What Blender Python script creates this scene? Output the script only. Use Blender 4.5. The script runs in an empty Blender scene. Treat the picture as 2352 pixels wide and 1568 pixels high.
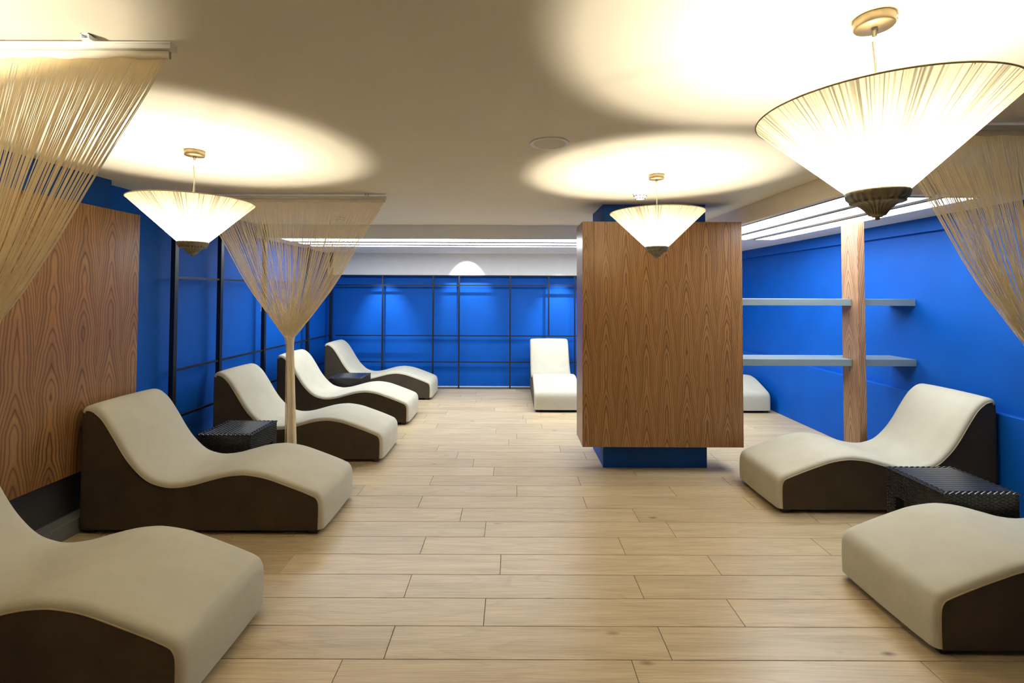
import bpy, math, random
import numpy as np
from mathutils import Vector, Matrix

random.seed(7)
rng = np.random.default_rng(7)
scene = bpy.context.scene
COL = scene.collection
R = math.radians

# ------------------------------------------------------------------ camera
F_PX = 1110.0
cam_d = bpy.data.cameras.new('camera')
cam = bpy.data.objects.new('camera', cam_d); COL.objects.link(cam)
cam_d.sensor_fit = 'HORIZONTAL'; cam_d.sensor_width = 36.0
cam_d.lens = F_PX / 2352 * 36.0
PITCH = R(1.5)
cam_d.shift_y = -(784 - (673 - F_PX * math.tan(PITCH))) / 2352
cam_d.clip_start = 0.02
cam.location = (0, 0, 1.6)
cam.rotation_mode = 'QUATERNION'
cam.rotation_quaternion = (Matrix.Rotation(PITCH, 4, 'X') @ Matrix.Rotation(R(90), 4, 'X') @ Matrix.Rotation(0.0035, 4, 'Z')).to_quaternion()
scene.camera = cam

# ------------------------------------------------------------------ world, view
w = bpy.data.worlds.new('world'); scene.world = w; w.use_nodes = True
w.node_tree.nodes['Background'].inputs[0].default_value = (0.8, 0.85, 1, 1)
w.node_tree.nodes['Background'].inputs[1].default_value = 0.05
vs = scene.view_settings
vs.view_transform = 'Standard'; vs.look = 'None'; vs.gamma = 1.0; vs.use_curve_mapping = False
EXPOSURE = 0.28
vs.exposure = EXPOSURE
scene.cycles.max_bounces = 6
scene.cycles.diffuse_bounces = 4
scene.cycles.glossy_bounces = 2
scene.cycles.transmission_bounces = 4
scene.cycles.adaptive_threshold = 0.04
scene.cycles.use_denoising = True
scene.cycles.use_light_tree = False

BULB_POWER = 75.0
BULB_COLOR = (1.0, 0.905, 0.73)
STRIP_STRENGTH = 12.0
STRIP_COLOR = (0.90, 0.96, 1.0)
SPOT_POWER = 60.0

# ------------------------------------------------------------------ dimensions (metres)
XL, XR, YB, YF, ZC, ZS = -3.12, 3.64, 8.29, -2.2, 2.43, 2.268
Y_FASCIA, X_FASCIA = 5.89, 2.2
Y_FRAME = 8.157

# ------------------------------------------------------------------ material helpers
def new_mat(name):
    m = bpy.data.materials.new(name); m.use_nodes = True
    nt = m.node_tree
    return m, nt, nt.nodes['Principled BSDF']

def node(nt, kind, **kw):
    n = nt.nodes.new(kind)
    for k, v in kw.items():
        if k.startswith('in_'):
            key = k[3:]
            key = int(key) if key.isdigit() else key.replace('_', ' ')
            n.inputs[key].default_value = v
        else:
            setattr(n, k, v)
    return n

def ramp(nt, fac, stops):
    r = nt.nodes.new('ShaderNodeValToRGB')
    el = r.color_ramp.elements
    while len(el) < len(stops): el.new(0.5)
    for e, (p, c) in zip(el, stops):
        e.position = p; e.color = (*c, 1)
    nt.links.new(fac, r.inputs[0])
    return r.outputs[0]

def math_n(nt, op, a, b=None, c=None):
    n = nt.nodes.new('ShaderNodeMath'); n.operation = op
    for i, v in enumerate((a, b, c)):
        if v is None: continue
        if isinstance(v, (int, float)): n.inputs[i].default_value = v
        else: nt.links.new(v, n.inputs[i])
    return n.outputs[0]

def bump(nt, bsdf, h, strength, dist=0.01):
    b = node(nt, 'ShaderNodeBump'); b.inputs['Strength'].default_value = strength
    b.inputs['Distance'].default_value = dist
    nt.links.new(h, b.inputs['Height']); nt.links.new(b.outputs[0], bsdf.inputs['Normal'])

def obj_coord(nt, scale=(1, 1, 1), rand=False):
    tc = nt.nodes.new('ShaderNodeTexCoord')
    mp = nt.nodes.new('ShaderNodeMapping')
    nt.links.new(tc.outputs['Object'], mp.inputs[0])
    mp.inputs['Scale'].default_value = scale
    if rand:
        oi = nt.nodes.new('ShaderNodeObjectInfo')
        m = nt.nodes.new('ShaderNodeVectorMath'); m.operation = 'SCALE'
        m.inputs[0].default_value = (37, 53, 71)
        nt.links.new(oi.outputs['Random'], m.inputs['Scale'])
        nt.links.new(m.outputs[0], mp.inputs['Location'])
    return mp.outputs[0]

def plain(name, col, rough=0.5, metal=0.0, mottle=0.06, scale=6.0, bump_s=0.0, bump_scale=60.0, spec=0.5, rand=False):
    m, nt, b = new_mat(name)
    co = obj_coord(nt, rand=rand)
    n = node(nt, 'ShaderNodeTexNoise', in_Scale=scale, in_Detail=5.0)
    nt.links.new(co, n.inputs['Vector'])
    lo = tuple(max(0, c * (1 - mottle)) for c in col); hi = tuple(min(1, c * (1 + mottle)) for c in col)
    nt.links.new(ramp(nt, n.outputs['Fac'], [(0.3, lo), (0.7, hi)]), b.inputs['Base Color'])
    b.inputs['Roughness'].default_value = rough; b.inputs['Metallic'].default_value = metal
    b.inputs['Specular IOR Level'].default_value = spec
    if bump_s:
        n2 = node(nt, 'ShaderNodeTexNoise', in_Scale=bump_scale, in_Detail=3.0)
        nt.links.new(co, n2.inputs['Vector']); bump(nt, b, n2.outputs['Fac'], bump_s, 0.004)
    return m

def emissive(name, col, strength):
    m, nt, b = new_mat(name)
    b.inputs['Base Color'].default_value = (0.8, 0.8, 0.8, 1)
    b.inputs['Emission Color'].default_value = (*col, 1)
    b.inputs['Emission Strength'].default_value = strength
    return m

def clear_glass(name):
    m = bpy.data.materials.new(name); m.use_nodes = True
    nt = m.node_tree; nt.nodes.clear()
    out = nt.nodes.new('ShaderNodeOutputMaterial'); tr = nt.nodes.new('ShaderNodeBsdfTransparent'); gl = nt.nodes.new('ShaderNodeBsdfGlossy')
    gl.inputs['Roughness'].default_value = 0.05
    mx = nt.nodes.new('ShaderNodeMixShader'); mx.inputs[0].default_value = 0.04
    nt.links.new(tr.outputs[0], mx.inputs[1]); nt.links.new(gl.outputs[0], mx.inputs[2]); nt.links.new(mx.outputs[0], out.inputs[0])
    return m

def veneer(name, light, mid, dark, axis='X', leaf=0.09, rough=0.32, shift=0.0):
    """vertical book-matched crown-cut veneer; axis = horizontal direction of the sheet"""
    m, nt, b = new_mat(name)
    tc = nt.nodes.new('ShaderNodeTexCoord'); sp = nt.nodes.new('ShaderNodeSeparateXYZ')
    nt.links.new(tc.outputs['Object'], sp.inputs[0])
    h = math_n(nt, 'ADD', sp.outputs['X'], sp.outputs['Y']); z = sp.outputs['Z']
    h0 = math_n(nt, 'ADD', h, 10.0 + shift)
    leaf_id = math_n(nt, 'FLOOR', math_n(nt, 'DIVIDE', math_n(nt, 'ADD', h0, leaf), leaf * 2))
    pp = math_n(nt, 'PINGPONG', h0, leaf)
    # slow wander of the grain along the height
    c1 = nt.nodes.new('ShaderNodeCombineXYZ')
    nt.links.new(math_n(nt, 'MULTIPLY', pp, 0.8), c1.inputs[0])
    nt.links.new(math_n(nt, 'MULTIPLY', z, 1.5), c1.inputs[1])
    nt.links.new(math_n(nt, 'MULTIPLY', leaf_id, 3.7), c1.inputs[2])
    nz = node(nt, 'ShaderNodeTexNoise', in_Scale=1.6, in_Detail=2.5, in_Roughness=0.5)
    nt.links.new(c1.outputs[0], nz.inputs['Vector'])
    # ring value: distance from the heart of the sheet plus wander makes flames and eyes
    ringv = math_n(nt, 'ADD', math_n(nt, 'MULTIPLY', math_n(nt, 'POWER', math_n(nt, 'ADD', pp, 0.002), 1.38), 0.095 / leaf ** 1.38), math_n(nt, 'MULTIPLY', nz.outputs['Fac'], 0.115))
    ringv = math_n(nt, 'ADD', ringv, math_n(nt, 'MULTIPLY', z, 0.11))
    ringv = math_n(nt, 'ADD', ringv, math_n(nt, 'MULTIPLY', math_n(nt, 'SINE', math_n(nt, 'MULTIPLY', leaf_id, 12.9)), 0.05))
    saw = math_n(nt, 'FRACT', math_n(nt, 'MULTIPLY', ringv, 52.0))
    slow = math_n(nt, 'FRACT', math_n(nt, 'MULTIPLY', ringv, 13.0))
    c2 = nt.nodes.new('ShaderNodeCombineXYZ')
    nt.links.new(math_n(nt, 'MULTIPLY', h, 420.0), c2.inputs[0])
    nt.links.new(math_n(nt, 'MULTIPLY', z, 9.0), c2.inputs[1])
    fine = node(nt, 'ShaderNodeTexNoise', in_Scale=1.0, in_Detail=3.0)
    nt.links.new(c2.outputs[0], fine.inputs['Vector'])
    c3 = nt.nodes.new('ShaderNodeCombineXYZ')
    nt.links.new(math_n(nt, 'MULTIPLY', h, 22.0), c3.inputs[0])
    nt.links.new(math_n(nt, 'MULTIPLY', z, 0.7), c3.inputs[1])
    broad = node(nt, 'ShaderNodeTexNoise', in_Scale=1.0, in_Detail=2.0)
    nt.links.new(c3.outputs[0], broad.inputs['Vector'])
    grain = ramp(nt, saw, [(0.0, mid), (0.45, light), (0.78, mid), (0.93, dark), (1.0, mid)])
    tone = ramp(nt, slow, [(0.0, (0.84, 0.82, 0.8)), (0.25, (0.93, 0.92, 0.91)), (0.8, (1.1, 1.1, 1.1)), (1.0, (0.84, 0.82, 0.8))])
    mt = node(nt, 'ShaderNodeMix', data_type='RGBA', blend_type='MULTIPLY'); mt.inputs[0].default_value = 1.0
    nt.links.new(grain, mt.inputs[6]); nt.links.new(tone, mt.inputs[7]); grain = mt.outputs[2]
    f = math_n(nt, 'ADD', math_n(nt, 'MULTIPLY', fine.outputs['Fac'], 0.5), math_n(nt, 'MULTIPLY', broad.outputs['Fac'], 0.5))
    shade = ramp(nt, f, [(0.3, (0.74, 0.72, 0.7)), (0.7, (1.1, 1.1, 1.08))])
    mx = node(nt, 'ShaderNodeMix', data_type='RGBA', blend_type='MULTIPLY'); mx.inputs[0].default_value = 1.0
    nt.links.new(grain, mx.inputs[6]); nt.links.new(shade, mx.inputs[7])
    nt.links.new(mx.outputs[2], b.inputs['Base Color'])
    b.inputs['Roughness'].default_value = rough
    return m

def oak(name, light, dark, rand=True):
    m, nt, b = new_mat(name)
    co = obj_coord(nt, (1.0, 11.0, 1.0), rand)
    n1 = node(nt, 'ShaderNodeTexNoise', in_Scale=1.7, in_Detail=5.0, in_Roughness=0.6, in_Distortion=0.5)
    nt.links.new(co, n1.inputs['Vector'])
    co2 = obj_coord(nt, (3.0, 120.0, 1.0), rand)
    n2 = node(nt, 'ShaderNodeTexNoise', in_Scale=1.6, in_Detail=3.0)
    nt.links.new(co2, n2.inputs['Vector'])
    co3 = obj_coord(nt, (0.45, 4.5, 1.0), rand)
    n3 = node(nt, 'ShaderNodeTexNoise', in_Scale=0.75, in_Detail=2.0)
    nt.links.new(co3, n3.inputs['Vector'])
    rings = math_n(nt, 'FRACT', math_n(nt, 'MULTIPLY', n3.outputs['Fac'], 22.0))
    ringm = ramp(nt, rings, [(0.0, (1, 1, 1)), (0.7, (0.97, 0.96, 0.95)), (0.9, (0.89, 0.87, 0.84)), (1.0, (1, 1, 1))])
    base = ramp(nt, n1.outputs['Fac'], [(0.28, dark), (0.5, tuple((a + c) / 2 for a, c in zip(light, dark))), (0.72, light)])
    fine = ramp(nt, n2.outputs['Fac'], [(0.3, (0.84, 0.83, 0.81)), (0.6, (1.04, 1.04, 1.03))])
    # knots
    cok = obj_coord(nt, (1.3, 3.2, 1.0), rand)
    vo = node(nt, 'ShaderNodeTexVoronoi', in_Scale=1.5)
    nt.links.new(cok, vo.inputs['Vector'])
    nk = node(nt, 'ShaderNodeTexNoise', in_Scale=9.0, in_Detail=2.0)
    nt.links.new(cok, nk.inputs['Vector'])
    kd = math_n(nt, 'ADD', vo.outputs['Distance'], math_n(nt, 'MULTIPLY', nk.outputs['Fac'], 0.05))
    knot = ramp(nt, kd, [(0.045, (0.30, 0.26, 0.22)), (0.07, (0.62, 0.58, 0.52)), (0.115, (1, 1, 1))])
    oi = nt.nodes.new('ShaderNodeObjectInfo')
    tone = ramp(nt, oi.outputs['Random'], [(0.0, (0.90, 0.89, 0.88)), (0.5, (1.0, 1.0, 1.0)), (1.0, (1.07, 1.05, 1.02))])
    cur = base
    for other in (fine, ringm, knot, tone):
        mx = node(nt, 'ShaderNodeMix', data_type='RGBA', blend_type='MULTIPLY'); mx.inputs[0].default_value = 1.0
        nt.links.new(cur, mx.inputs[6]); nt.links.new(other, mx.inputs[7]); cur = mx.outputs[2]
    nt.links.new(cur, b.inputs['Base Color'])
    b.inputs['Roughness'].default_value = 0.36
    bump(nt, b, n2.outputs['Fac'], 0.06, 0.002)
    return m

def translucent_mat(name, col, tcol, fac, stripes=0.0):
    m = bpy.data.materials.new(name); m.use_nodes = True
    nt = m.node_tree; nt.nodes.clear()
    out = nt.nodes.new('ShaderNodeOutputMaterial')
    d = nt.nodes.new('ShaderNodeBsdfDiffuse'); t = nt.nodes.new('ShaderNodeBsdfTranslucent')
    mix = nt.nodes.new('ShaderNodeMixShader'); mix.inputs[0].default_value = fac
    d.inputs[0].default_value = (*col, 1); t.inputs[0].default_value = (*tcol, 1)
    if stripes:
        tc = nt.nodes.new('ShaderNodeTexCoord'); g = nt.nodes.new('ShaderNodeTexGradient'); g.gradient_type = 'RADIAL'
        nt.links.new(tc.outputs['Object'], g.inputs[0])
        s = math_n(nt, 'MULTIPLY', g.outputs['Fac'], 260.0)
        n1 = node(nt, 'ShaderNodeTexNoise', noise_dimensions='1D', in_Scale=1.0, in_Detail=2.0)
        nt.links.new(s, n1.inputs['W'])
        n2 = node(nt, 'ShaderNodeTexNoise', noise_dimensions='1D', in_Scale=0.11, in_Detail=3.0, in_Roughness=0.7)
        nt.links.new(s, n2.inputs['W'])
        f = math_n(nt, 'ADD', math_n(nt, 'MULTIPLY', n1.outputs['Fac'], 0.55), math_n(nt, 'MULTIPLY', n2.outputs['Fac'], 0.45))
        lo = tuple(c * (1 - stripes) for c in tcol)
        nt.links.new(ramp(nt, f, [(0.40, lo), (0.54, tcol)]), t.inputs[0])
    nt.links.new(d.outputs[0], mix.inputs[1]); nt.links.new(t.outputs[0], mix.inputs[2])
    nt.links.new(mix.outputs[0], out.inputs[0])
    return m

def fabric(name, col, mottle, sheen, rough=0.85):
    m, nt, b = new_mat(name)
    co = obj_coord(nt, rand=True)
    n1 = node(nt, 'ShaderNodeTexNoise', in_Scale=5.0, in_Detail=6.0, in_Roughness=0.65); nt.links.new(co, n1.inputs['Vector'])
    n2 = node(nt, 'ShaderNodeTexNoise', in_Scale=420.0, in_Detail=2.0); nt.links.new(co, n2.inputs['Vector'])
    f = math_n(nt, 'ADD', math_n(nt, 'MULTIPLY', n1.outputs['Fac'], 0.8), math_n(nt, 'MULTIPLY', n2.outputs['Fac'], 0.2))
    lo = tuple(c * (1 - mottle) for c in col); hi = tuple(min(1, c * (1 + mottle)) for c in col)
    nt.links.new(ramp(nt, f, [(0.35, lo), (0.65, hi)]), b.inputs['Base Color'])
    b.inputs['Roughness'].default_value = rough
    b.inputs['Specular IOR Level'].default_value = 0.25
    b.inputs['Sheen Weight'].default_value = sheen; b.inputs['Sheen Roughness'].default_value = 0.4
    bump(nt, b, n2.outputs['Fac'], 0.08, 0.001)
    return m

M = {}
M['ceiling'] = plain('ceiling_paint', (0.80, 0.75, 0.62), 0.9, mottle=0.015, scale=2.0)
M['white'] = plain('white_paint', (0.82, 0.82, 0.80), 0.85, mottle=0.02)
M['fascia'] = plain('beige_fascia', (0.82, 0.75, 0.62), 0.6, mottle=0.03)
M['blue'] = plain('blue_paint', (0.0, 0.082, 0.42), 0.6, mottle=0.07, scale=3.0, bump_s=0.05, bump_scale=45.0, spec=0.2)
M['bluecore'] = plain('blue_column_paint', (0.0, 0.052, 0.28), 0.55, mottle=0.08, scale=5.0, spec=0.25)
M['beigewall'] = plain('beige_wall_paint', (0.62, 0.52, 0.38), 0.9, mottle=0.03)
M['grout'] = plain('grout', (0.09, 0.075, 0.055), 0.9, mottle=0.2, scale=30)
M['oak'] = oak('oak_plank', (0.61, 0.49, 0.312), (0.455, 0.352, 0.212))
M['veneer'] = veneer('walnut_veneer', (0.345, 0.182, 0.072), (0.255, 0.126, 0.048), (0.088, 0.04, 0.016), 'X')
M['veneer_y'] = veneer('walnut_veneer_side', (0.345, 0.182, 0.072), (0.255, 0.126, 0.048), (0.088, 0.04, 0.016), 'Y', leaf=0.11)
M['post'] = veneer('post_veneer', (0.42, 0.25, 0.14), (0.33, 0.18, 0.09), (0.16, 0.08, 0.04), 'Y', leaf=0.11)
M['shelf'] = plain('grey_blue_shelf', (0.19, 0.25, 0.28), 0.45, mottle=0.04)
M['black'] = plain('black_metal', (0.010, 0.010, 0.012), 0.35, metal=0.0, mottle=0.3, scale=40)
M['darkgrey'] = plain('dark_grey_skirting', (0.045, 0.047, 0.05), 0.6, mottle=0.08)
M['stone'] = plain('grey_stone_ledge', (0.16, 0.17, 0.175), 0.5, mottle=0.12, scale=60)
M['cream'] = fabric('cream_suede', (0.51, 0.48, 0.375), 0.06, 0.1)
M['brown'] = fabric('brown_suede', (0.062, 0.048, 0.030), 0.15, 0.06)
M['piping'] = fabric('tan_piping', (0.50, 0.40, 0.26), 0.05, 0.1)
M['foot'] = plain('dark_foot', (0.03, 0.022, 0.016), 0.6)
M['rattan'] = plain('black_rattan', (0.026, 0.024, 0.022), 0.32, mottle=0.25, scale=50)
M['rattan_top'] = plain('black_rattan_slat', (0.022, 0.025, 0.030), 0.28, mottle=0.2, scale=60, rand=True)
M['bronze'] = plain('brushed_bronze', (0.42, 0.33, 0.20), 0.38, metal=0.8, mottle=0.1, scale=40)
M['pewter'] = plain('dark_pewter', (0.24, 0.215, 0.16), 0.28, metal=0.6, mottle=0.15, scale=60)
M['cable'] = plain('clear_cable', (0.7, 0.66, 0.55), 0.4)
M['shade'] = translucent_mat('string_shade', (0.52, 0.48, 0.37), (0.36, 0.33, 0.235), 0.5, 0.7)
M['rim'] = plain('shade_rim', (0.42, 0.33, 0.17), 0.6)
M['string'] = plain('string_curtain', (0.97, 0.84, 0.60), 0.95, mottle=0.04, scale=20, spec=0.1)
M['band'] = fabric('curtain_band', (0.78, 0.70, 0.56), 0.1, 0.1)
M['rail'] = plain('white_aluminium', (0.74, 0.72, 0.66), 0.35, mottle=0.03)
M['stripframe'] = plain('grey_aluminium', (0.22, 0.25, 0.25), 0.5, mottle=0.05)
M['plastic'] = plain('white_plastic', (0.85, 0.85, 0.82), 0.4, mottle=0.02)
M['grille'] = plain('speaker_grille', (0.66, 0.62, 0.52), 0.7, mottle=0.06, scale=300)
M['chrome'] = plain('chrome', (0.7, 0.7, 0.7), 0.15, metal=1.0, mottle=0.02)
M['slot'] = plain('dark_slot', (0.02, 0.02, 0.02), 0.8)
M['strip'] = emissive('strip_diffuser', STRIP_COLOR, STRIP_STRENGTH)
M['bulb'] = clear_glass('clear_bulb_glass')
M['lens'] = emissive('downlight_lens', (0.9, 0.95, 1.0), 2.0)
M['lens'].cycles.emission_sampling = 'NONE'
M['strip'].cycles.emission_sampling = 'FRONT'

# ------------------------------------------------------------------ mesh helpers
class MB:
    def __init__(s): s.v = []; s.f = []; s.smooth = set()
    def add(s, verts, faces, smooth=False):
        o = len(s.v); s.v += [tuple(v) for v in verts]
        for f in faces:
            if smooth: s.smooth.add(len(s.f))
            s.f.append(tuple(i + o for i in f))
        return s
    def box(s, x0, x1, y0, y1, z0, z1, ch=0.0):
        if ch <= 0:
            v = [(x, y, z) for z in (z0, z1) for y in (y0, y1) for x in (x0, x1)]
            f = [(0, 2, 3, 1), (4, 5, 7, 6), (0, 1, 5, 4), (2, 6, 7, 3), (0, 4, 6, 2), (1, 3, 7, 5)]
            return s.add(v, f)
        # fully chamfered box: 24 verts
        X, Y, Z = (x0, x1), (y0, y1), (z0, z1)
        sg = (1, -1); idx = {}; v = []
        for i in (0, 1):
            for j in (0, 1):
                for k in (0, 1):
                    for a in range(3):
                        p = [X[i], Y[j], Z[k]]
                        q = [X[i] + sg[i] * ch, Y[j] + sg[j] * ch, Z[k] + sg[k] * ch]
                        r = list(q); r[a] = p[a]
                        idx[i, j, k, a] = len(v); v.append(r)
        f = []
        def g(ijk, a): return idx[(*ijk, a)]
        for a in range(3):
            b, c = (a + 1) % 3, (a + 2) % 3
            for e in (0, 1):
                loop = []
                for (m, n) in ((0, 0), (1, 0), (1, 1), (0, 1)):
                    t = [0, 0, 0]; t[a] = e; t[b] = m; t[c] = n; loop.append(g(t, a))
                f.append(tuple(loop if e else loop[::-1]))
            # edges along axis a
            for m in (0, 1):
                for n in (0, 1):
                    t0 = [0, 0, 0]; t0[b] = m; t0[c] = n; t1 = list(t0); t1[a] = 1
                    q = (g(t0, b), g(t1, b), g(t1, c), g(t0, c))
                    f.append(q if (m == n) == False else q[::-1])
        for i in (0, 1):
            for j in (0, 1):
                for k in (0, 1):
                    t = (idx[i, j, k, 0], idx[i, j, k, 1], idx[i, j, k, 2])
                    f.append(t if (i + j + k) % 2 else t[::-1])
        return s.add(v, f)
    def tube(s, path, r, n=8, cap=True, smooth=True):
        path = [Vector(p) for p in path]; rings = []
        up = Vector((0.13, 0.21, 0.97))
        for i, p in enumerate(path):
            t = (path[min(i + 1, len(path) - 1)] - path[max(i - 1, 0)]).normalized()
            a = t.cross(up)
            if a.length < 1e-3: a = t.cross(Vector((1, 0, 0)))
            a.normalize(); b = t.cross(a)
            rr = r[i] if isinstance(r, (list, tuple)) else r
            rings.append([p + (a * math.cos(2 * math.pi * k / n) + b * math.sin(2 * math.pi * k / n)) * rr for k in range(n)])
        v = [q for ring in rings for q in ring]
        f = [(i * n + k, i * n + (k + 1) % n, (i + 1) * n + (k + 1) % n, (i + 1) * n + k) for i in range(len(path) - 1) for k in range(n)]
        s.add(v, f, smooth)
        if cap: s.add(rings[0], [tuple(range(n))[::-1]]); s.add(rings[-1], [tuple(range(n))])
        return s
    def lathe(s, prof, n=48, flute=None, smooth=True, cap=False, c=(0, 0)):
        """prof: (r, z) list; flute: (count, depth per profile point list)"""
        v = []
        for i, (r, z) in enumerate(prof):
            for k in range(n):
                a = 2 * math.pi * k / n
                rr = r
                if flute: rr = r * (1 + flute[1][i] * math.cos(flute[0] * a))
                v.append((c[0] + rr * math.cos(a), c[1] + rr * math.sin(a), z))
        f = [(i * n + k, (i + 1) * n + k, (i + 1) * n + (k + 1) % n, i * n + (k + 1) % n) for i in range(len(prof) - 1) for k in range(n)]
        s.add(v, f, smooth)
        if cap:
            s.add(v[:n], [tuple(range(n))]); s.add(v[-n:], [tuple(range(n))[::-1]])
        return s
    def mesh(s, name):
        me = bpy.data.meshes.new(name); me.from_pydata(s.v, [], s.f); me.update()
        if s.smooth:
            fl = np.zeros(len(s.f), dtype=bool); fl[list(s.smooth)] = True
            me.polygons.foreach_set('use_smooth', fl)
        return me
    def build(s, name, mat, parent=None, loc=None, **props):
        me = s.mesh(name); me.materials.append(mat)
        return link(name, me, parent, loc, **props)

def link(name, me, parent=None, loc=None, rotz=0.0, **props):
    o = bpy.data.objects.new(name, me); COL.objects.link(o)
    if parent: o.parent = parent
    if loc is not None: o.location = loc
    if rotz: o.rotation_euler.z = rotz
    for k, v in props.items(): o[k] = v
    return o

def thing(name, label, cat, loc=(0, 0, 0), rotz=0.0, group=None):
    o = bpy.data.objects.new(name, None); COL.objects.link(o)
    o.empty_display_size = 0.1
    o.location = loc; o.rotation_euler.z = rotz
    o['label'] = label; o['category'] = cat
    if group: o['group'] = group
    return o

def copy_thing(src, loc, rotz, label):
    def rec(o, parent):
        c = o.copy(); COL.objects.link(c)
        if parent: c.parent = parent
        for ch in list(o.children): rec(ch, c)
        return c
    r = rec(src, None); r.location = loc; r.rotation_euler.z = rotz; r['label'] = label
    return r

def box_obj(name, b, mat, parent=None, ch=0.0, loc=None, **props):
    return MB().box(*b, ch).build(name, mat, parent, loc, **props)

ST = dict(kind='structure')

# ------------------------------------------------------------------ floor: planks laid across the room
floor = box_obj('floor', (XL - 0.1, XR + 0.1, YF, YB + 0.1, -0.08, -0.003), M['grout'], label='light oak plank floor', **ST)
box_obj('plank_field', (XL, XR, YF, 0.88, -0.0029, 0.0), M['oak'], floor, kind='stuff')
PW, PL, GAP = 0.2123, 1.262, 0.0028
JOINT = {0: 0.528 - PL, 1: -0.556, 2: -0.132, 3: -0.563, 4: -0.062, 5: -0.559, 6: -0.176, 7: -0.361, 8: -0.697, 9: 0.046, 10: -0.683, 11: -0.159, 12: -0.358}
Y_EDGE = 2.1545 - PW
plank_cache = {}
k0 = -5
for k in range(k0, 29):
    ya, yb = Y_EDGE + k * PW, min(Y_EDGE + (k + 1) * PW, YB)
    if ya >= YB - 0.02: break
    j = JOINT.get(k, random.uniform(0, PL))
    x = j - PL * math.ceil((j - XL) / PL)
    while x < XR - 0.01:
        xa, xb = max(x, XL), min(x + PL, XR)
        x += PL
        if xb - xa < 0.02: continue
        key = (round(xb - xa, 3), round(yb - ya, 3))
        if key not in plank_cache:
            lx, ly = (xb - xa - GAP) / 2, (yb - ya - GAP) / 2
            c = 0.0012
            v = [(sx * (lx - d), sy * (ly - d), z) for (d, z) in ((0, -0.004), (0, -c), (c, 0)) for (sx, sy) in ((-1, -1), (1, -1), (1, 1), (-1, 1))]
            f = [(8, 9, 10, 11)] + [(a * 4 + i, a * 4 + (i + 1) % 4, a * 4 + 4 + (i + 1) % 4, a * 4 + 4 + i) for a in (0, 1) for i in range(4)]
            me = MB().add(v, f).mesh('plank'); me.materials.append(M['oak']); plank_cache[key] = me
        link('plank', plank_cache[key], floor, ((xa + xb) / 2, (ya + yb) / 2, 0))

# ------------------------------------------------------------------ walls, ceiling, soffits
box_obj('ceiling', (XL - 0.1, XR + 0.1, YF - 0.1, YB + 0.1, ZC, ZC + 0.1), M['ceiling'], label='smooth warm white ceiling', **ST)
box_obj('wall_left', (XL - 0.1, XL, YF, YB, -0.003, ZC), M['blue'], label='blue painted wall behind the left row of loungers', **ST)
wr = box_obj('wall_right', (XR, XR + 0.1, YF, YB, -0.003, ZC), M['blue'], label='blue painted wall behind the shelves', **ST)
box_obj('wall_back', (XL, XR, YB, YB + 0.1, -0.003, ZC), M['blue'], label='blue far wall behind the black metal grid', **ST)
box_obj('wall_front', (XL, XR, YF - 0.1, YF, -0.003, ZC), M['beigewall'], label='beige wall behind the viewpoint', **ST)
# white bulkhead above the recessed blue far wall
box_obj('trim_1', (XL, XR, Y_FRAME, YB, 1.901, ZS), M['white'], label='white band of wall above the blue far wall', **ST)
box_obj('trim_2', (XL, XR, Y_FASCIA, YB, ZS, ZC), M['white'], label='dropped white soffit with three light strips along the far wall', **ST)
box_obj('trim_3', (X_FASCIA, XR, 3.22, Y_FASCIA, ZS, ZC), M['fascia'], label='dropped beige soffit with three light strips along the right wall', **ST)
box_obj('trim_4', (XR - 0.05, XR, 3.22, YB, 2.146, ZS), M['blue'], label='projecting blue band at the top of the right wall', **ST)
box_obj('trim_5', (XR - 0.058, XR, YF, YB, 0.0, 0.728), M['blue'], ch=0.004, label='blue dado ledge along the right wall', **ST)
box_obj('baseboard_back', (XL + 0.15, XR - 0.06, YB - 0.012, YB, 0.0, 0.012), M['white'], label='thin pale joint at the foot of the far wall', **ST)

# light strips in the soffits
def strip(name, b, label, grp):
    t = thing(name, label, 'light', ((b[0] + b[1]) / 2, (b[2] + b[3]) / 2, ZS), 0, grp)
    hx, hy = (b[1] - b[0]) / 2, (b[3] - b[2]) / 2
    d = box_obj('diffuser', (-hx, hx, -hy, hy, -0.004, -0.0005), M['plastic'], t)
    d.data.materials.append(M['strip']); d.data.polygons[0].material_index = 1      # only the underside glows
    fr = MB()
    e = 0.012
    fr.box(-hx - e, hx + e, -hy - e, -hy, -0.007, -0.0005).box(-hx - e, hx + e, hy, hy + e, -0.007, -0.0005)
    fr.box(-hx - e, -hx, -hy, hy, -0.007, -0.0005).box(hx, hx + e, -hy, hy, -0.007, -0.0005)
    fr.build('frame', M['stripframe'], t)
names = ['nearest', 'middle', 'farthest']
for i, (y0, y1) in enumerate(((5.935, 6.245), (6.415, 6.625), (6.785, 6.935))):
    strip('strip_light', (-2.86, 2.26 + 0.3 * i, y0, y1), f'long white light strip above the far end, {names[i]} of three', 'light strips along the far wall')
for i, (x0, x1) in enumerate(((2.265, 2.535), (2.62, 2.86), (2.97, 3.19))):
    strip('strip_light', (x0, x1, 3.29, 5.90), f'white light strip over the right side, {["beside the fascia", "in the middle", "next to the blue wall"][i]}', 'light strips along the right wall')

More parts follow.
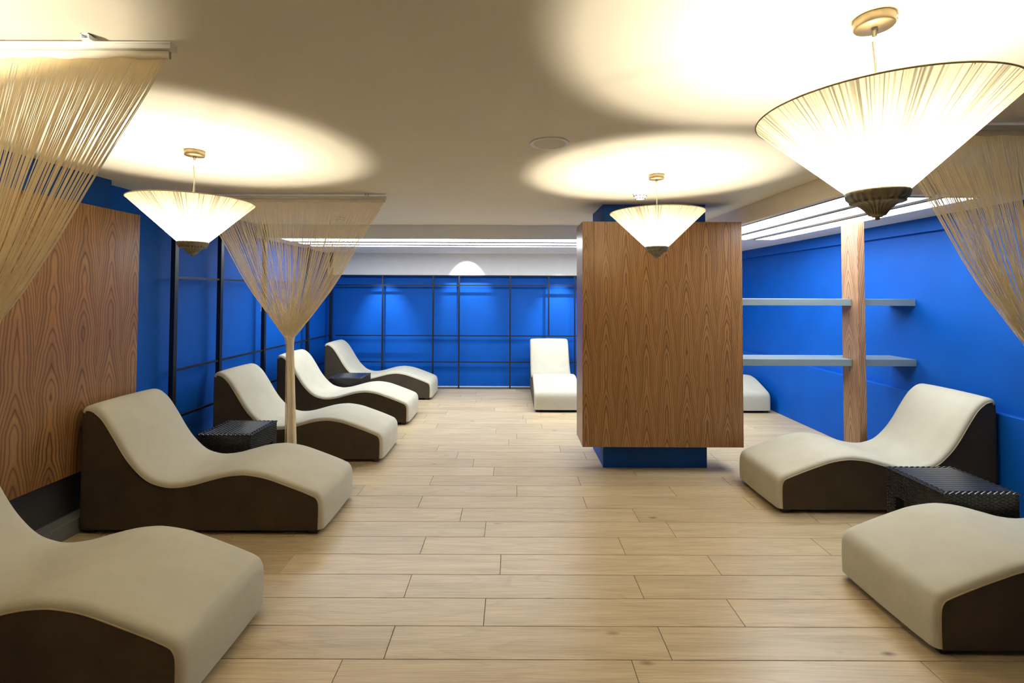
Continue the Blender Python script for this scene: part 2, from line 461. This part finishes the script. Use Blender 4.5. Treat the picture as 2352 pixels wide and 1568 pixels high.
# downlights with a spot each
def downlight(x, y, aim, power, size, blend, label):
    t = thing('downlight', label, 'downlight', (x, y, ZS), 0, 'recessed downlights along the far wall')
    MB().lathe([(0.045, -0.0005), (0.045, -0.006), (0.032, -0.008), (0.028, -0.002)], 32).build('ring', M['plastic'], t)
    MB().lathe([(0.028, -0.002), (0.001, -0.001)], 24).build('lens', M['lens'], t)
    L = bpy.data.lights.new('downlight_beam', 'SPOT'); L.energy = power; L.color = (0.92, 0.95, 1.0)
    L.spot_size = R(size); L.spot_blend = blend; L.shadow_soft_size = 0.02
    o = bpy.data.objects.new('downlight_beam', L); COL.objects.link(o); o.parent = t
    o.location = (0, 0, -0.03)
    d = Vector(aim) - Vector((x, y, ZS - 0.03))
    o.rotation_euler = d.to_track_quat('-Z', 'Y').to_euler()
downlight(-2.207, 7.70, (-2.15, YB, 0.95), SPOT_POWER * 2.0, 56, 1.0, 'small round downlight over the far left lounger')
downlight(-0.761, 7.74, (-0.761, Y_FRAME, 1.82), SPOT_POWER, 64, 0.6, 'small round downlight casting the bright scallop')
downlight(0.827, 7.80, (0.75, YB, 0.95), SPOT_POWER * 2.0, 56, 1.0, 'small round downlight beside the wooden column')

# ------------------------------------------------------------------ black metal grids
g = thing('metal_grid', 'black metal grid standing before the blue far wall', 'grid', (0, Y_FRAME, 0))
for x in (-2.183, -1.329, -0.891, -0.029, 1.06):
    box_obj('post', (-0.012, 0.012, 0, 0.024, 0, 1.888), M['black'], g, loc=(x, 0, 0))
box_obj('post', (-0.012, 0.012, 0, 0.024, 0.879, 1.888), M['black'], g, loc=(0.62, 0, 0))
box_obj('post', (-0.012, 0.012, 0, 0.024, 0, 1.888), M['black'], g, loc=(2.3, 0, 0))
for z in (1.894, 1.728, 0.879, 0.438):
    box_obj('rail', (-2.97, XR - 0.05, 0.001, 0.022, -0.009, 0.009), M['black'], g, loc=(0, 0, z))
g = thing('metal_grid', 'black metal grid before the left blue wall', 'grid', (-3.0, 0, 0))
ys = [4.30, 4.98, 5.87, 7.14, 8.05]
for y in ys:
    box_obj('post', (-0.04, 0.0, 0.0, 0.045, 0, ZS if y > Y_FASCIA else ZC), M['black'], g, loc=(0, y, 0))
for z in (1.73, 0.898, 0.474):
    box_obj('rail', (-0.032, -0.01, ys[0] + 0.045, ys[-1], -0.01, 0.01), M['black'], g, loc=(0, 0, z))

# small switch plate behind the third post
t = thing('switch_plate', 'small white switch plate behind a black post', 'switch', (XL, 6.08, 1.40))
box_obj('plate', (0, 0.008, -0.072, 0.072, -0.04, 0.04), M['plastic'], t, ch=0.002)
box_obj('rocker', (0.008, 0.012, -0.02, 0.02, -0.025, 0.025), M['plastic'], t, ch=0.001)

# ------------------------------------------------------------------ centre column clad in veneer
CX0, CX1, CY0, CY1 = 0.845, 1.80, 4.49, 5.05
col = thing('wood_clad_column', 'blue column clad in a walnut veneer box', 'column', ((CX0 + CX1) / 2, CY0, 0))
cw = (CX1 - CX0) / 2
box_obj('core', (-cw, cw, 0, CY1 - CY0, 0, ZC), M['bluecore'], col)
bx0, bx1, by0, by1, bz0, bz1 = 0.632 - 1.3225, 2.065 - 1.3225, 4.33 - CY0, 4.72 - CY0, 0.236, 2.246
seams = [bx0, bx0 + 0.103, bx1 - 0.103, bx1]
for a, b_ in zip(seams[:-1], seams[1:]):
    box_obj('front_panel', (a + 0.0006, b_ - 0.0006, by0, by0 + 0.02, bz0, bz1), M['veneer'], col, ch=0.0012)
for xa, xb in ((bx0, bx0 + 0.02), (bx1 - 0.02, bx1)):
    box_obj('side_panel', (xa, xb, by0 + 0.0205, by1, bz0, bz1), M['veneer_y'], col, ch=0.001)
box_obj('underside', (bx0 + 0.0205, bx1 - 0.0205, by0 + 0.0205, by1, bz0, bz0 + 0.02), M['veneer'], col)
box_obj('lid', (bx0 + 0.0205, bx1 - 0.0205, by0 + 0.0205, by1, bz1 - 0.02, bz1), M['veneer'], col)

# ------------------------------------------------------------------ veneer panel on the left pier
pier = thing('wood_clad_pier', 'blue wall pier faced with a tall walnut panel', 'panel', (XL, 2.5, 0))
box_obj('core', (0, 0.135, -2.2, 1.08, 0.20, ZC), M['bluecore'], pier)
for a, b_ in ((-2.2, -1.02), (-1.02, 0.12), (0.12, 1.275)):
    box_obj('panel', (0.14, 0.205, a + 0.0006, b_ - 0.0006, 0.385, 2.2), M['veneer_y'], pier, ch=0.0015)
box_obj('skirting', (0.02, 0.13, -2.2, 1.08, 0.105, 0.385), M['darkgrey'], pier, loc=(0.012, 0, 0))
box_obj('ledge', (0, 0.25, -2.2, 1.08, 0.0, 0.105), M['stone'], pier, ch=0.003, loc=(0, 0, 0))

# ------------------------------------------------------------------ post and shelves on the right
p = thing('wood_post', 'slim walnut post carrying two shelves', 'post', (3.06, 4.275, 0))
box_obj('shaft', (0, 0.062, 0, 0.21, 0, ZS), M['post'], p, ch=0.001)
for z, lab in ((1.557, 'upper grey shelf between the walnut column and blue wall'), (1.015, 'lower grey shelf between the walnut column and blue wall')):
    s = thing('wall_shelf', lab, 'shelf', (2.07, 4.36, z), 0, 'grey shelves on the right')
    box_obj('board', (0, 3.059 - 2.07, 0, 0.31, -0.06, 0), M['shelf'], s, ch=0.0015)
    box_obj('board', (3.123 - 2.07, XR - 2.07 - 0.0005, 0, 0.31, -0.06, 0), M['shelf'], s, ch=0.0015)
    box_obj('board_core', (3.059 - 2.07, 3.123 - 2.07, 0.126, 0.31, -0.058, -0.002), M['shelf'], s)

# ------------------------------------------------------------------ wave loungers
TOP = [(0.0, 0.035), (-0.002, 0.30), (-0.002, 0.60), (-0.001, 0.77), (0.004, 0.808), (0.018, 0.832), (0.048, 0.841), (0.083, 0.834), (0.118, 0.814), (0.172, 0.762), (0.24, 0.66),
       (0.31, 0.545), (0.378, 0.456), (0.465, 0.378), (0.55, 0.345), (0.63, 0.336), (0.735, 0.349), (0.85, 0.380), (0.96, 0.408), (1.06, 0.420), (1.13, 0.418),
       (1.235, 0.400), (1.348, 0.363), (1.46, 0.322), (1.545, 0.288), (1.587, 0.266), (1.610, 0.232), (1.618, 0.19), (1.619, 0.12), (1.617, 0.035)]
def catmull(P, n=4):
    out = []
    for i in range(len(P) - 1):
        p0, p1, p2, p3 = P[max(i - 1, 0)], P[i], P[i + 1], P[min(i + 2, len(P) - 1)]
        for k in range(n):
            t = k / n
            out.append(tuple(0.5 * ((2 * b) + (-a + c) * t + (2 * a - 5 * b + 4 * c - d) * t * t + (-a + 3 * b - 3 * c + d) * t ** 3) for a, b, c, d in zip(p0, p1, p2, p3)))
    out.append(P[-1]); return out
PROF = catmull(TOP, 4)
LW = 0.62
def lounger():
    t = thing('wave_lounger', 'x', 'lounger', (0, 0, 0), 0, 'cream and brown wave loungers')
    n = len(PROF); hw = LW / 2
    nor = []
    for i in range(n):
        a, b = PROF[max(i - 1, 0)], PROF[min(i + 1, n - 1)]
        dx, dz = b[0] - a[0], b[1] - a[1]; l = math.hypot(dx, dz)
        nor.append((-dz / l, dx / l))
    # section across the width: (y, inset along the normal)
    half = [(hw, 0.030), (hw - 0.002, 0.018), (hw - 0.008, 0.009), (hw - 0.018, 0.003), (hw - 0.034, 0.0), (hw * 0.6, -0.004), (0, -0.006)]
    sec = half + [(-y, o) for y, o in half[-2::-1]]
    m = len(sec); v = []
    def pt(i, o, y):
        return (PROF[i][0] - nor[i][0] * o, y, max(PROF[i][1] - nor[i][1] * o, 0.03))
    for i in range(n):
        for y, o in sec: v.append(pt(i, o, y))
    f = [(i * m + k, i * m + k + 1, (i + 1) * m + k + 1, (i + 1) * m + k) for i in range(n - 1) for k in range(m - 1)]
    cut = next(i for i in range(n) if PROF[i][1] > 0.80)
    MB().add(v[:(cut + 1) * m], f[:cut * (m - 1)], True).build('back_panel', M['brown'], t, label='dark brown suede back')
    f = [tuple(q - cut * m for q in g_) for g_ in f[cut * (m - 1):]]; v = v[cut * m:]
    cover = MB().add(v, f, True).build('cover', M['cream'], t, label='cream suede cover')
    for sgn in (1, -1):
        edge = [pt(i, 0.030, sgn * hw) for i in range(n)]
        low = [(e[0], e[1], 0.03) for e in edge]
        # smooth side skin: strips between the edge and the floor line
        v = edge + low
        f = []
        a_, b_ = 0, 0
        ff = [(i, i + 1, n + i + 1, n + i) for i in range(n - 1)]
        if sgn > 0: ff = [q[::-1] for q in ff]
        sp = MB().add(v, ff); sp.build('side_panel', M['brown'], t, label='dark brown suede side')
        MB().tube([(e[0], e[1] + sgn * 0.0005, e[2]) for e in edge[cut:]], 0.0032, 6).build('piping', M['piping'], cover)
    box_obj('underside', (0.03, 1.585, -hw + 0.004, hw - 0.004, 0.028, 0.034), M['foot'], t)
    for x in (0.07, 1.545):
        for y in (-hw + 0.05, hw - 0.05):
            box_obj('foot', (-0.03, 0.03, -0.03, 0.03, 0, 0.029), M['foot'], t, ch=0.003, loc=(x, y, 0))
    return t
L0 = lounger()
W2 = LW / 2
BX = -2.862
spots = [((BX, 1.875 + W2, 0), 0, 'nearest wave lounger at the lower left, cut by the picture edge'),
         ((BX, 3.23 + W2, 0), 0, 'wave lounger beside the walnut wall panel, second in the left row'),
         ((BX + 0.03, 4.60 + W2, 0), 0, 'wave lounger behind the tied string curtain, third in the left row'),
         ((BX, 5.90 + W2, 0), 0, 'fourth wave lounger of the left row, before the farthest small table'),
         ((BX + 0.05, 7.26 + W2, 0), 0, 'farthest wave lounger of the left row, in the corner by the blue walls'),
         ((3.565, 3.565 + W2, 0), math.pi, 'wave lounger under the right shelves, behind the rattan table'),
         ((3.49, 2.175 + W2, 0), math.pi, 'nearest wave lounger at the lower right, cut by the picture edge'),
         ((0.306 + W2, 8.148, 0), -math.pi / 2, 'wave lounger facing the viewer, left of the walnut column'),
         ((2.866 + W2, 8.148, 0), -math.pi / 2, 'wave lounger mostly hidden behind the walnut column, by the right wall')]
for i, (loc, rz, lab) in enumerate(spots):
    if i == 0: L0.location = loc; L0.rotation_euler.z = rz; L0['label'] = lab
    else: copy_thing(L0, loc, rz, lab)

# ------------------------------------------------------------------ rattan side tables
def weave_cells(mb, w, h, org, ux, uz, un, mask=None, p=0.021, q=0.0098, proud=0.0042):
    """over-under strands on a face; org corner, ux along, uz up, un outward"""
    O, ux, uz, un = Vector(org), Vector(ux), Vector(uz), Vector(un)
    nc, nr = int(w / p), int(h / q); p = w / nc; q = h / nr
    for j in range(nr):
        for i in range(-1, nc + 1):
            if (i + j) % 2: continue
            c = (i + 0.5) * p; r = (j + 0.5) * q
            a, b = max(c - 0.82 * p, 0.001), min(c + 0.82 * p, w - 0.001)
            if b - a < 0.006: continue
            if mask and not mask(c, r): continue
            m = (b - a) * 0.28; hq = q * 0.44
            V = [(a, -hq, -0.001), (b, -hq, -0.001), (b, hq, -0.001), (a, hq, -0.001), (a + m, -hq * .55, proud), (b - m, -hq * .55, proud), (b - m, hq * .55, proud), (a + m, hq * .55, proud)]
            mb.add([O + ux * x + uz * (r + z) + un * d for x, z, d in V], [(4, 5, 6, 7), (0, 1, 5, 4), (1, 2, 6, 5), (2, 3, 7, 6), (3, 0, 4, 7)])

TS, TH_ = 0.45, 0.437
def rattan_table():
    t = thing('rattan_table', 'x', 'table', (0, 0, 0), 0, 'black rattan side tables')
    h = TS / 2 - 0.006; ap = 0.155; lg = 0.062; zt = TH_ - 0.012
    for sx in (-1, 1):
        for sy in (-1, 1):
            x0, x1 = sorted((sx * h, sx * (h - lg))); y0, y1 = sorted((sy * h, sy * (h - lg)))
            box_obj('leg', (x0, x1, y0, y1, 0, zt - ap), M['rattan'], t)
    for s in (-1, 1):
        a, b = sorted((s * h, s * (h - 0.02)))
        box_obj('apron', (-h, h, a, b, zt - ap, zt), M['rattan'], t)
        box_obj('apron', (a, b, -h + 0.02, h - 0.02, zt - ap, zt), M['rattan'], t)
    mb = MB()
    wd = 2 * h
    def mask(c, r):
        return r > zt - ap or c < lg or c > wd - lg
    for (org, ux, un) in (((-h, -h, 0), (1, 0, 0), (0, -1, 0)), ((h, -h, 0), (0, 1, 0), (1, 0, 0)), ((h, h, 0), (-1, 0, 0), (0, 1, 0)), ((-h, h, 0), (0, -1, 0), (-1, 0, 0))):
        weave_cells(mb, wd, zt, org, ux, (0, 0, 1), un, mask)
    mb.build('woven_sides', M['rattan'], t, kind='stuff')
    # braided border and flat top strips
    br = MB(); bw = 0.034
    for (org, ux, uy) in (((-TS / 2, -TS / 2, zt + 0.006), (1, 0, 0), (0, 1, 0)), ((TS / 2, -TS / 2, zt + 0.006), (0, 1, 0), (-1, 0, 0)),
                          ((TS / 2, TS / 2, zt + 0.006), (-1, 0, 0), (0, -1, 0)), ((-TS / 2, TS / 2, zt + 0.006), (0, -1, 0), (1, 0, 0))):
        weave_cells(br, TS, bw, org, ux, uy, (0, 0, 1), None, 0.0185, 0.0112, 0.005)
    br.build('braided_border', M['rattan'], t, kind='stuff')
    box_obj('top_board', (-TS / 2, TS / 2, -TS / 2, TS / 2, zt, zt + 0.006), M['rattan'], t, ch=0.001)
    ins = TS / 2 - bw; ns = 12; pw = 2 * ins / ns
    for i in range(ns):
        y0 = -ins + i * pw
        box_obj('top_strip', (-ins, ins, 0.0008, pw - 0.0008, 0, 0.0055), M['rattan_top'], t, ch=0.0014, loc=(0, y0, zt + 0.006))
    return t
T0 = rattan_table()
T0.location = (-2.355, 4.21, 0); T0.rotation_euler.z = math.pi / 2; T0['label'] = 'black rattan side table in front of the tied string curtain'
copy_thing(T0, (-2.27, 6.84, 0), math.pi / 2, 'black rattan side table between the two farthest left loungers')
copy_thing(T0, (2.765, 3.09, 0), 0, 'black rattan side table between the two right loungers')

# ------------------------------------------------------------------ pendant lamps
def pendant():
    """origin on the ceiling"""
    t = thing('pendant_lamp', 'x', 'lamp', (0, 0, 0), 0, 'cone pendant lamps')
    zr, zb = 2.163 - ZC, 1.925 - ZC
    c = MB().lathe([(0.001, 0), (0.052, 0), (0.053, -0.003), (0.053, -0.027), (0.050, -0.031), (0.001, -0.032)], 48).build('canopy', M['bronze'], t)
    MB().lathe([(0.009, -0.031), (0.009, -0.043), (0.006, -0.044), (0.006, -0.056), (0.001, -0.057)], 16).build('cable_grip', M['pewter'], c)
    MB().tube([(0.052, -0.02, -0.014), (0.0545, -0.021, -0.014)], 0.004, 10).build('screw', M['chrome'], c)
    pts = [(0.004 * math.sin(s * 7) - 0.004, 0.003 * math.cos(s * 9), -0.05 + s * (zb + 0.09 + 0.05)) for s in np.linspace(0, 1, 14)]
    MB().tube(pts, 0.0026, 6).build('cable', M['cable'], t)
    MB().tube([(0.004, 0, -0.05), (0.004, 0, zr - 0.01)], 0.0008, 5).build('suspension_wire', M['cable'], t)
    # shade wound with fine strings
    n = 288; v = []; lev = 7
    for j in range(lev):
        u = j / (lev - 1); r = 0.0765 + (0.32 - 0.0765) * u; z = zb + (zr - zb) * u
        for k in range(n):
            a = 2 * math.pi * k / n
            rr = r * (1 + (0.0032 if k % 2 else -0.0032))
            v.append((rr * math.cos(a), rr * math.sin(a), z))
    f = [(j * n + k, j * n + (k + 1) % n, (j + 1) * n + (k + 1) % n, (j + 1) * n + k) for j in range(lev - 1) for k in range(n)]
    sh = MB().add(v, f).build('shade', M['shade'], t)
    ring = [(0.3205 * math.cos(2 * math.pi * k / 96), 0.3205 * math.sin(2 * math.pi * k / 96), zr) for k in range(97)]
    MB().tube(ring, 0.0024, 6, cap=False).build('rim', M['rim'], sh)
    sp = MB()
    for k in range(3):
        a = 2 * math.pi * k / 3 + 0.5
        sp.tube([(0.004, 0, zr - 0.012), (0.318 * math.cos(a), 0.318 * math.sin(a), zr - 0.003)], 0.0014, 5)
    sp.build('spider', M['rim'], sh)
    # fluted metal cup and finial
    prof = [(0.074, 0.004), (0.0795, 0.002), (0.081, -0.003), (0.079, -0.009), (0.0775, -0.017), (0.0715, -0.023), (0.0675, -0.027), (0.068, -0.031), (0.061, -0.0335), (0.050, -0.036), (0.041, -0.042), (0.0335, -0.050), (0.0275, -0.058), (0.0235, -0.065), (0.0215, -0.069), (0.014, -0.0715)]
    dep = [0, 0, .006, .010, .012, .012, .03, .045, .055, .06, .06, .055, .045, .03, .0, 0]
    cup = MB().lathe([(r, z + zb) for r, z in prof], 160, (26, dep)).build('fluted_cup', M['pewter'], t)
    MB().lathe([(0.001, zb + 0.003), (0.074, zb + 0.004)], 48).build('cup_floor', M['pewter'], cup)
    MB().lathe([(0.014, zb - 0.071), (0.0135, zb - 0.0735), (0.006, zb - 0.075), (0.006, zb - 0.082), (0.001, zb - 0.083)], 20).build('finial', M['pewter'], cup)
    MB().lathe([(0.012, zb + 0.004), (0.012, zb + 0.05), (0.016, zb + 0.055)], 16).build('bulb_holder', M['plastic'], t)
    zc = 2.02 - ZC
    MB().lathe([(0.0005, zc + 0.034), (0.016, zc + 0.030), (0.026, zc + 0.015), (0.028, zc), (0.024, zc - 0.018), (0.014, zc - 0.036), (0.013, zc - 0.045)], 20).build('bulb', M['bulb'], t)
    L = bpy.data.lights.new('filament', 'POINT'); L.energy = BULB_POWER; L.color = BULB_COLOR; L.shadow_soft_size = 0.022
    # an upright filament: full strength sideways, little along its own axis
    L.use_nodes = True; ln = L.node_tree; em = ln.nodes['Emission']
    tc = ln.nodes.new('ShaderNodeTexCoord'); sp_ = ln.nodes.new('ShaderNodeSeparateXYZ'); ln.links.new(tc.outputs['Normal'], sp_.inputs[0])
    c2 = math_n(ln, 'MULTIPLY', sp_.outputs['Z'], sp_.outputs['Z'])
    ln.links.new(math_n(ln, 'SQRT', math_n(ln, 'MAXIMUM', math_n(ln, 'SUBTRACT', 1.0, c2), 0.01)), em.inputs['Strength'])
    fo = bpy.data.objects.new('filament', L); COL.objects.link(fo); fo.parent = t; fo.location = (0, 0, zc)
    return t
P0 = pendant()
lamps = [((1.084, 1.429, ZC - 0.0), -0.022, 'large cone pendant lamp at the upper right, nearest of all'),
         ((-1.871, 2.825, ZC), -0.034, 'cone pendant lamp on the left, in front of the tied curtain'),
         ((1.009, 3.364, ZC), 0.0, 'cone pendant lamp hanging before the walnut column'),
         ((-1.885, 0.90, ZC), -0.03, 'cone pendant lamp over the nearest left lounger, just outside the view')]
for i, (loc, dz, lab) in enumerate(lamps):
    o = P0 if i == 0 else copy_thing(P0, loc, 0.7 * i, lab)
    o.location = loc; o['label'] = lab
for o in [o for o in COL.objects if o.name.startswith('pendant_lamp')]:
    dz = [l[1] for l in lamps if l[2] == o['label']][0]
    for ch in o.children:
        if not ch.name.startswith('canopy'): ch.location.z += dz

# ------------------------------------------------------------------ tied string curtains
CWID = 1.57; NS = 470
def curtain(loc, label, seed, drift, zend=0.012, bx=0.635):
    """origin on the floor below the middle of the rail"""
    t = thing('string_curtain', label, 'curtain', loc, 0, 'tied string curtains')
    zr = 2.398
    rl = MB(); hw = CWID / 2 + 0.012
    rl.box(-hw, hw, -0.014, 0.014, -0.010, 0.012, 0.002).box(-hw, hw, -0.017, -0.0125, 0.006, 0.0115).box(-hw, hw, -0.017, -0.0125, -0.0105, -0.004)
    rl.box(-hw, hw, 0.0125, 0.017, 0.006, 0.0115).box(-hw, hw, 0.0125, 0.017, -0.0105, -0.004)
    ro = rl.build('rail', M['rail'], t, (0, 0, zr))
    for x in (-bx, bx):
        br = MB().box(-0.016, 0.016, -0.03, 0.022, 0.0122, 0.0155).box(-0.014, -0.010, -0.03, -0.004, 0.0155, 0.0318).box(0.010, 0.014, -0.03, -0.004, 0.0155, 0.0318).box(-0.014, 0.014, -0.03, 0.004, 0.0285, 0.0318)
        b = br.build('bracket', M['plastic'], ro, (x, 0, 0))
    r = np.random.default_rng(seed)
    # header band
    nseg = 120; v = []; z0 = zr - 0.0115
    for i in range(nseg + 1):
        x = -CWID / 2 + CWID * i / nseg
        wv = 0.0025 * math.sin(x * 23) + 0.002 * math.sin(x * 51 + 1)
        for (dy, z) in ((-0.004, z0), (-0.0055 + wv * .4, z0 - 0.010 + wv * .5), (-0.004, z0 - 0.024 + wv), (0.004, z0 - 0.024 + wv), (0.0045, z0)):
            v.append((x, dy, z))
    f = [(i * 5 + k, (i + 1) * 5 + k, (i + 1) * 5 + k + 1, i * 5 + k + 1) for i in range(nseg) for k in range(4)]
    MB().add(v, f, True).build('header_band', M['band'], t)
    # strings
    zt, zg = z0 - 0.02, 1.225
    T = np.linspace(0, 1, 22)
    SH = np.interp(T, [0, .1, .227, .356, .53, .66, .85, .95, 1], [1, .925, .8125, .70, .558, .437, .225, .105, .036])
    xt = np.linspace(-1, 1, NS) * (CWID / 2 - 0.012)
    # bunches
    cuts = [0]
    while cuts[-1] < NS: cuts.append(cuts[-1] + int(r.integers(2, 11)))
    gc = np.zeros(NS)
    for a, b in zip(cuts[:-1], cuts[1:]):
        b = min(b, NS); gc[a:b] = xt[a:b].mean() + r.normal(0, 0.004)
    verts = []; faces = []
    rad = 0.00135
    for i in range(NS):
        loose = r.uniform(0.2, 0.75)
        off = r.normal(0, 0.003)
        dep = r.normal(0, 0.005)
        sx_ = r.normal(0, 0.014); by = r.normal(0, 0.016)
        pts = []
        for s, t_ in zip(SH, T):
            k = min(1.0, t_ / 0.45); k = k * k * (3 - 2 * k)
            x = xt[i] * (1 - k * loose) + gc[i] * (k * loose) + off * math.sin(t_ * math.pi) 
            y = dep * math.sin(t_ * math.pi) + by * t_ ** 6
            pts.append((x * s + drift * 0.0 + sx_ * 0.25 * t_ ** 6, y, zt + (zg - zt) * t_))
        for q in (0.06, 0.2, 0.45, 0.7, 0.9, 1.0):
            sp = 1.0 + 0.75 * q
            xg = xt[i] * 0.012
            pts.append(((xg + sx_ * 0.55) * sp + drift * q, by * 0.8 * sp, zg + (zend - zg) * q + (r.uniform(0, 0.03) if q == 1.0 else 0)))
        o = len(verts)
        for (x, y, z) in pts:
            for a in (0.5, 2.6, 4.7):
                verts.append((x + rad * math.cos(a), y + rad * math.sin(a), z))
        for j in range(len(pts) - 1):
            for k in range(3):
                faces.append((o + j * 3 + k, o + j * 3 + (k + 1) % 3, o + j * 3 + 3 + (k + 1) % 3, o + j * 3 + 3 + k))
    MB().add(verts, faces).build('strings', M['string'], t, kind='stuff')
    tie = [(0.030 * math.cos(a), 0.033 * math.sin(a), zg + 0.002 * math.sin(a * 2)) for a in np.linspace(0, 2 * math.pi, 25)]
    tb = MB()
    for d in (-0.006, 0.0, 0.006): tb.tube([(x, y, z + d) for x, y, z in tie], 0.0028, 5, cap=False)
    tb.tube([(0.03, -0.01, zg), (0.04, -0.02, zg - 0.005), (0.037, -0.024, zg - 0.02), (0.03, -0.026, zg - 0.016)], 0.002, 5)
    tb.build('tie', M['string'], t)
    return t
curtain((-1.905, 1.56, 0), 'cream string curtain at the upper left, its tie outside the view', 1, 0.0, bx=0.53)
curtain((-1.858, 4.06, 0), 'cream string curtain knotted at the middle, behind the left lamp', 2, 0.03)
curtain((2.585, 2.30, 0), 'cream string curtain at the right edge, behind the large lamp', 3, 0.0, 0.47)

# ------------------------------------------------------------------ ceiling fittings
t = thing('ceiling_speaker', 'round flush speaker grille in the ceiling', 'speaker', (0.205, 2.651, ZC))
MB().lathe([(0.108, 0), (0.108, -0.006), (0.104, -0.008), (0.090, -0.006), (0.088, -0.002)], 64).build('ring', M['plastic'], t)
MB().lathe([(0.088, -0.003), (0.05, -0.0045), (0.001, -0.005)], 48).build('grille', M['grille'], t)
def smoke(loc, label):
    t = thing('smoke_detector', label, 'smoke detector', loc, 0, 'smoke detectors')
    MB().lathe([(0.058, 0), (0.058, -0.012), (0.052, -0.016)], 40).build('base', M['plastic'], t)
    MB().lathe([(0.052, -0.016), (0.049, -0.030), (0.040, -0.044), (0.028, -0.052), (0.001, -0.053)], 40).build('dome', M['plastic'], t)
    sl = MB()
    for k in range(10):
        a = 2 * math.pi * k / 10
        ca, sa = math.cos(a), math.sin(a)
        for (r0, z0, z1, hwid) in ((0.0507, -0.026, -0.021, 0.010), (0.0400, -0.047, -0.042, 0.006)):
            v = [(ca * (r0 + d) - sa * u, sa * (r0 + d) + ca * u, z) for d in (-0.004, 0.0014) for u in (-hwid, hwid) for z in (z0, z1)]
            sl.add(v, [(0, 1, 3, 2), (4, 6, 7, 5), (0, 4, 5, 1), (2, 3, 7, 6), (0, 2, 6, 4), (1, 5, 7, 3)])
    sl.build('vent_slots', M['slot'], t)
smoke((1.061, 3.987, ZC), 'white smoke detector next to the lamp before the walnut column')
smoke((-1.86, 5.2, ZC), 'white smoke detector seen through the tied string curtain')
